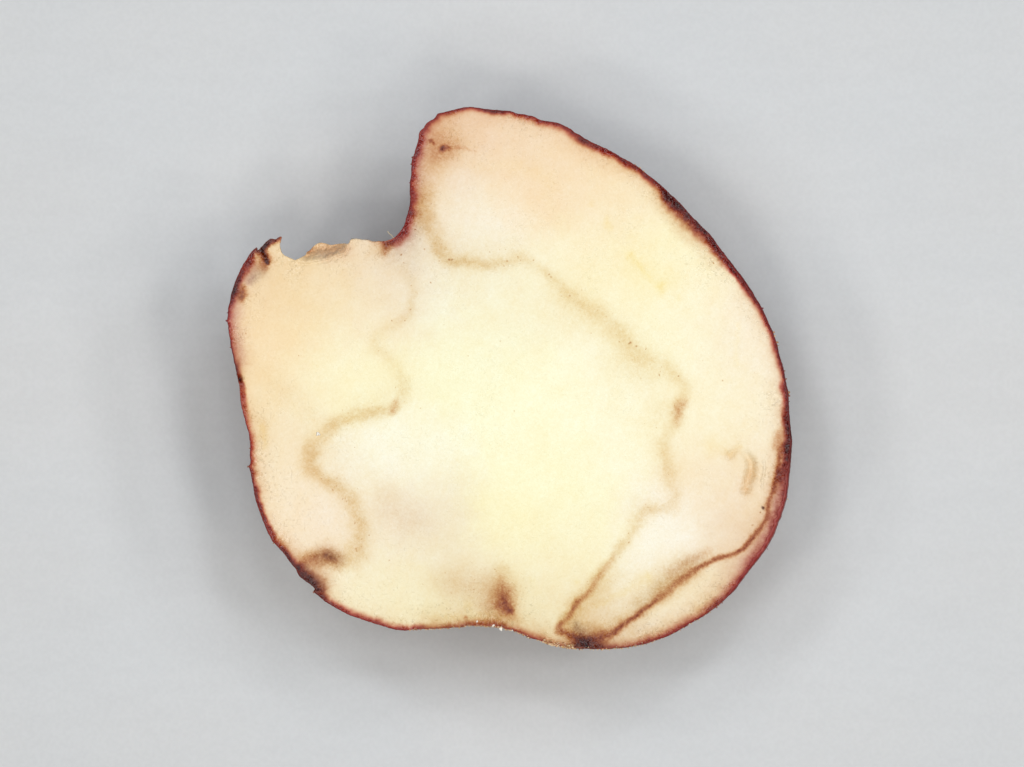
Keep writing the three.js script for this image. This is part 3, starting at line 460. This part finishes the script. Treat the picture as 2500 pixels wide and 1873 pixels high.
{ // close the flattened underside
  const p = Array.from(gSkin.attributes.position.array), u = Array.from(gSkin.attributes.uv.array), c = Array.from(gSkin.attributes.color.array), ix = Array.from(gSkin.index.array);
  const b0 = p.length / 3, j = rows.length - 1; p.push(wx(MIDX), 0.0, wz(MIDY)); u.push(0.5, 0.5); c.push(0.12, 0.02, 0.03);
  for (let i = 0; i < M; i++) { const k = (j * M + i) * 3; p.push(wx(vtx[k]), 0.0, wz(vtx[k + 2])); u.push(0.5, 0.5); c.push(0.12, 0.02, 0.03); }
  for (let i = 0; i < M; i++) ix.push(b0, b0 + 1 + i, b0 + 1 + (i + 1) % M);
  gSkin.setAttribute('position', new THREE.Float32BufferAttribute(p, 3)); gSkin.setAttribute('uv', new THREE.Float32BufferAttribute(u, 2)); gSkin.setAttribute('color', new THREE.Float32BufferAttribute(c, 3)); gSkin.setIndex(ix); gSkin.computeVertexNormals();
}
const skin = part('skin', gSkin, skinMat, potato, 'crimson and brown potato skin around the rim');
const gTorn = sweep((j, i) => inTorn(i) && j < tornDepth(i)); gTorn.deleteAttribute('color'); gTorn.computeVertexNormals();
part('torn_flesh', gTorn, fleshMat, potato, 'broken tan flesh below the bite out of the rim');

// ---------------------------------------------------------------- small things on the rim
function shard(w, h, t) {                              // thin jagged flake: a bent irregular plate
  const n = 6, p = [], ix = [];
  for (const s of [1, -1]) { for (let i = 0; i < n; i++) { const a = i / n * 6.283, r = 0.55 + 0.45 * rnd(); p.push(Math.cos(a) * w * r, s * t * (0.5 + rnd()) + 0.25 * w * Math.cos(a) ** 2 * 0.6, Math.sin(a) * h * r); } p.push(0, s * t, 0); }
  for (let i = 0; i < n; i++) { const j = (i + 1) % n, o = n + 1; ix.push(n, j, i, o + n, o + i, o + j, i, j, o + j, i, o + j, o + i); }
  const g = new THREE.BufferGeometry(); g.setAttribute('position', new THREE.Float32BufferAttribute(p.map(v => v * K), 3)); g.setIndex(ix);
  const q = g.toNonIndexed(); q.computeVertexNormals(); return q;
}
const flakeTone = [[0.20, 0.07, 0.035], [0.30, 0.15, 0.07], [0.16, 0.02, 0.03], [0.42, 0.27, 0.15]].map(c => new THREE.MeshPhysicalMaterial({ color: new THREE.Color().setRGB(...c), roughness: 0.6 }));
const FLAKES = [[1003,383,4,0],[1003.5,400,4,0],[1001,447,3,2],[1572,417,4,3],[1562,409,4,3],[1551,402,3,3],[1862,752,4,2],[1889,812,6,1],[1893,820,5,3],[1898,836,6,1],[1899,845,4,3],[1918,906,4,0],[1920,925,4,0],[1928,958,6,1],[1929,966,5,0],[1927,980,3,0],[1873,1341,4,2],[1762,1472,4,0],[1750,1483,5,0],[1415,1586,4,0],[606,1139.5,5,0],[554,783,5,2],[767,1446,6,0],[668,1325,4,1],[555,764,3,2],[565,848,4,0],[609,1095,3,0],[1924,1219,3,3]];
for (const [x, y, r, tone] of FLAKES) {
  const i = nearestIndex(x, y), m = part('skin_flake', shard(r * (0.5 + 0.3 * rnd()), r * (0.4 + 0.3 * rnd()), 0.6), flakeTone[tone], skin);
  m.position.set(wx(RING[i][0] - NRM[i][0] * 0.8), H + (top0[i] - 1.5 - rnd()) * K, wz(RING[i][1] - NRM[i][1] * 0.8)); m.rotation.set(rnd() - 0.5, rnd() * 6, rnd() - 0.5);
}
{ // tan scurf crumbling off the underside rim, and the dry fringe beside it
  const gs = [[], [], []];
  const crust = (x0, y0, x1, y1, n, r0, r1, inn) => {
    const a = ARC[nearestIndex(x0, y0)], b = ARC[nearestIndex(x1, y1)];
    for (let q = 0; q < n; q++) {
      const s = a + (b - a) * rnd(), i = clamp(ARC.findIndex(v => v >= s), 0, M - 1), d = rnd() * rnd() * inn - 1.2, g = shard(r0 + (r1 - r0) * rnd(), r0 + (r1 - r0) * rnd(), 0.8);
      g.rotateX(rnd() * 2 - 1); g.rotateY(rnd() * 6.28); g.rotateZ(rnd() * 2 - 1);
      g.translate(wx(RING[i][0] + NRM[i][0] * d), H + (top0[i] + (d > 4 ? 0.8 : -0.8) + rnd()) * K, wz(RING[i][1] + NRM[i][1] * d)); gs[(rnd() * 3) | 0].push(g);
    }
  };
  crust(1402, 1584, 1326, 1568, 150, 1.2, 3.2, 13);
  crust(1330, 1569, 1205, 1530, 60, 1, 2.2, 6);
  crust(1230, 1535, 1130, 1530, 60, 1, 2.2, 7);
  crust(1130, 1531, 1000, 1538, 60, 0.9, 2.0, 7);
  crust(1600, 1566, 1405, 1585, 70, 0.9, 2.0, 7);
  crust(1760, 1475, 1600, 1566, 30, 0.8, 1.8, 7);
  const tones = [[0.52, 0.33, 0.15], [0.30, 0.13, 0.05], [0.62, 0.47, 0.30]];
  gs.forEach((l, i) => { const m = part('scurf', mergeGeometries(l), new THREE.MeshPhysicalMaterial({ color: new THREE.Color().setRGB(...tones[i]), roughness: 0.55 }), skin); m.userData.kind = 'stuff'; });
}
{ // a single dry root hair in the notch
  const c = new THREE.CatmullRomCurve3([[961, -3, 582], [956, 4, 575], [950, 9, 570], [946.5, 12, 565]].map(p => new THREE.Vector3(wx(p[0]), H + p[1] * K, wz(p[2]))));
  part('root_hair', new THREE.TubeGeometry(c, 12, 0.75 * K, 6), new THREE.MeshPhysicalMaterial({ color: new THREE.Color().setRGB(0.62, 0.5, 0.3), roughness: 0.5 }), skin);
}
// starch crumbs lying on the face and the rim
const crumbMat = new THREE.MeshPhysicalMaterial({ color: new THREE.Color().setRGB(0.76, 0.73, 0.66), roughness: 0.4 });
function crumb(name, x, y, r, n, label, lift = 0) {
  const l = [];
  for (let i = 0; i < n; i++) {
    const g = new THREE.IcosahedronGeometry(r * (0.6 + 0.5 * rnd()) * K, 1), p = g.attributes.position;
    for (let k = 0; k < p.count; k++) { const f = 1 + 0.25 * vn(p.getX(k) / K / 2 + i * 9, (p.getY(k) + p.getZ(k)) / K / 2); p.setXYZ(k, p.getX(k) * f, p.getY(k) * f, p.getZ(k) * f); }
    g.translate((rnd() - 0.5) * r * 1.6 * (n > 1) * K, r * 0.35 * K, (rnd() - 0.5) * r * 1.2 * (n > 1) * K); g.computeVertexNormals(); l.push(g);
  }
  const m = new THREE.Mesh(mergeGeometries(l), crumbMat); m.name = name; m.castShadow = m.receiveShadow = true;
  m.position.set(wx(x), H + (relief(x, y) + lift) * K, wz(y)); m.userData = { label, category: 'crumb', group: 'starch crumbs on the potato' }; scene.add(m);
}
crumb('starch_crumb', 777.5, 1060, 3.6, 4, 'tiny white crumb on the pale brown arc of the cut face');
crumb('starch_crumb_001', 1222, 1536, 3.4, 4, 'white crumbs caught on the rim below the dark brown spot', -2);
crumb('starch_crumb_002', 1204, 1528, 2.6, 3, 'small white crumb on the brown scurfy rim', -1);
crumb('starch_crumb_003', 1252, 1540, 2, 2, 'small white crumb on the red part of the rim', -1);
crumb('starch_crumb_004', 1164, 1518, 2.3, 3, 'pale curled crumb just inside the scurfy brown rim');

renderer.setSize(1024, 767);
renderer.render(scene, camera);
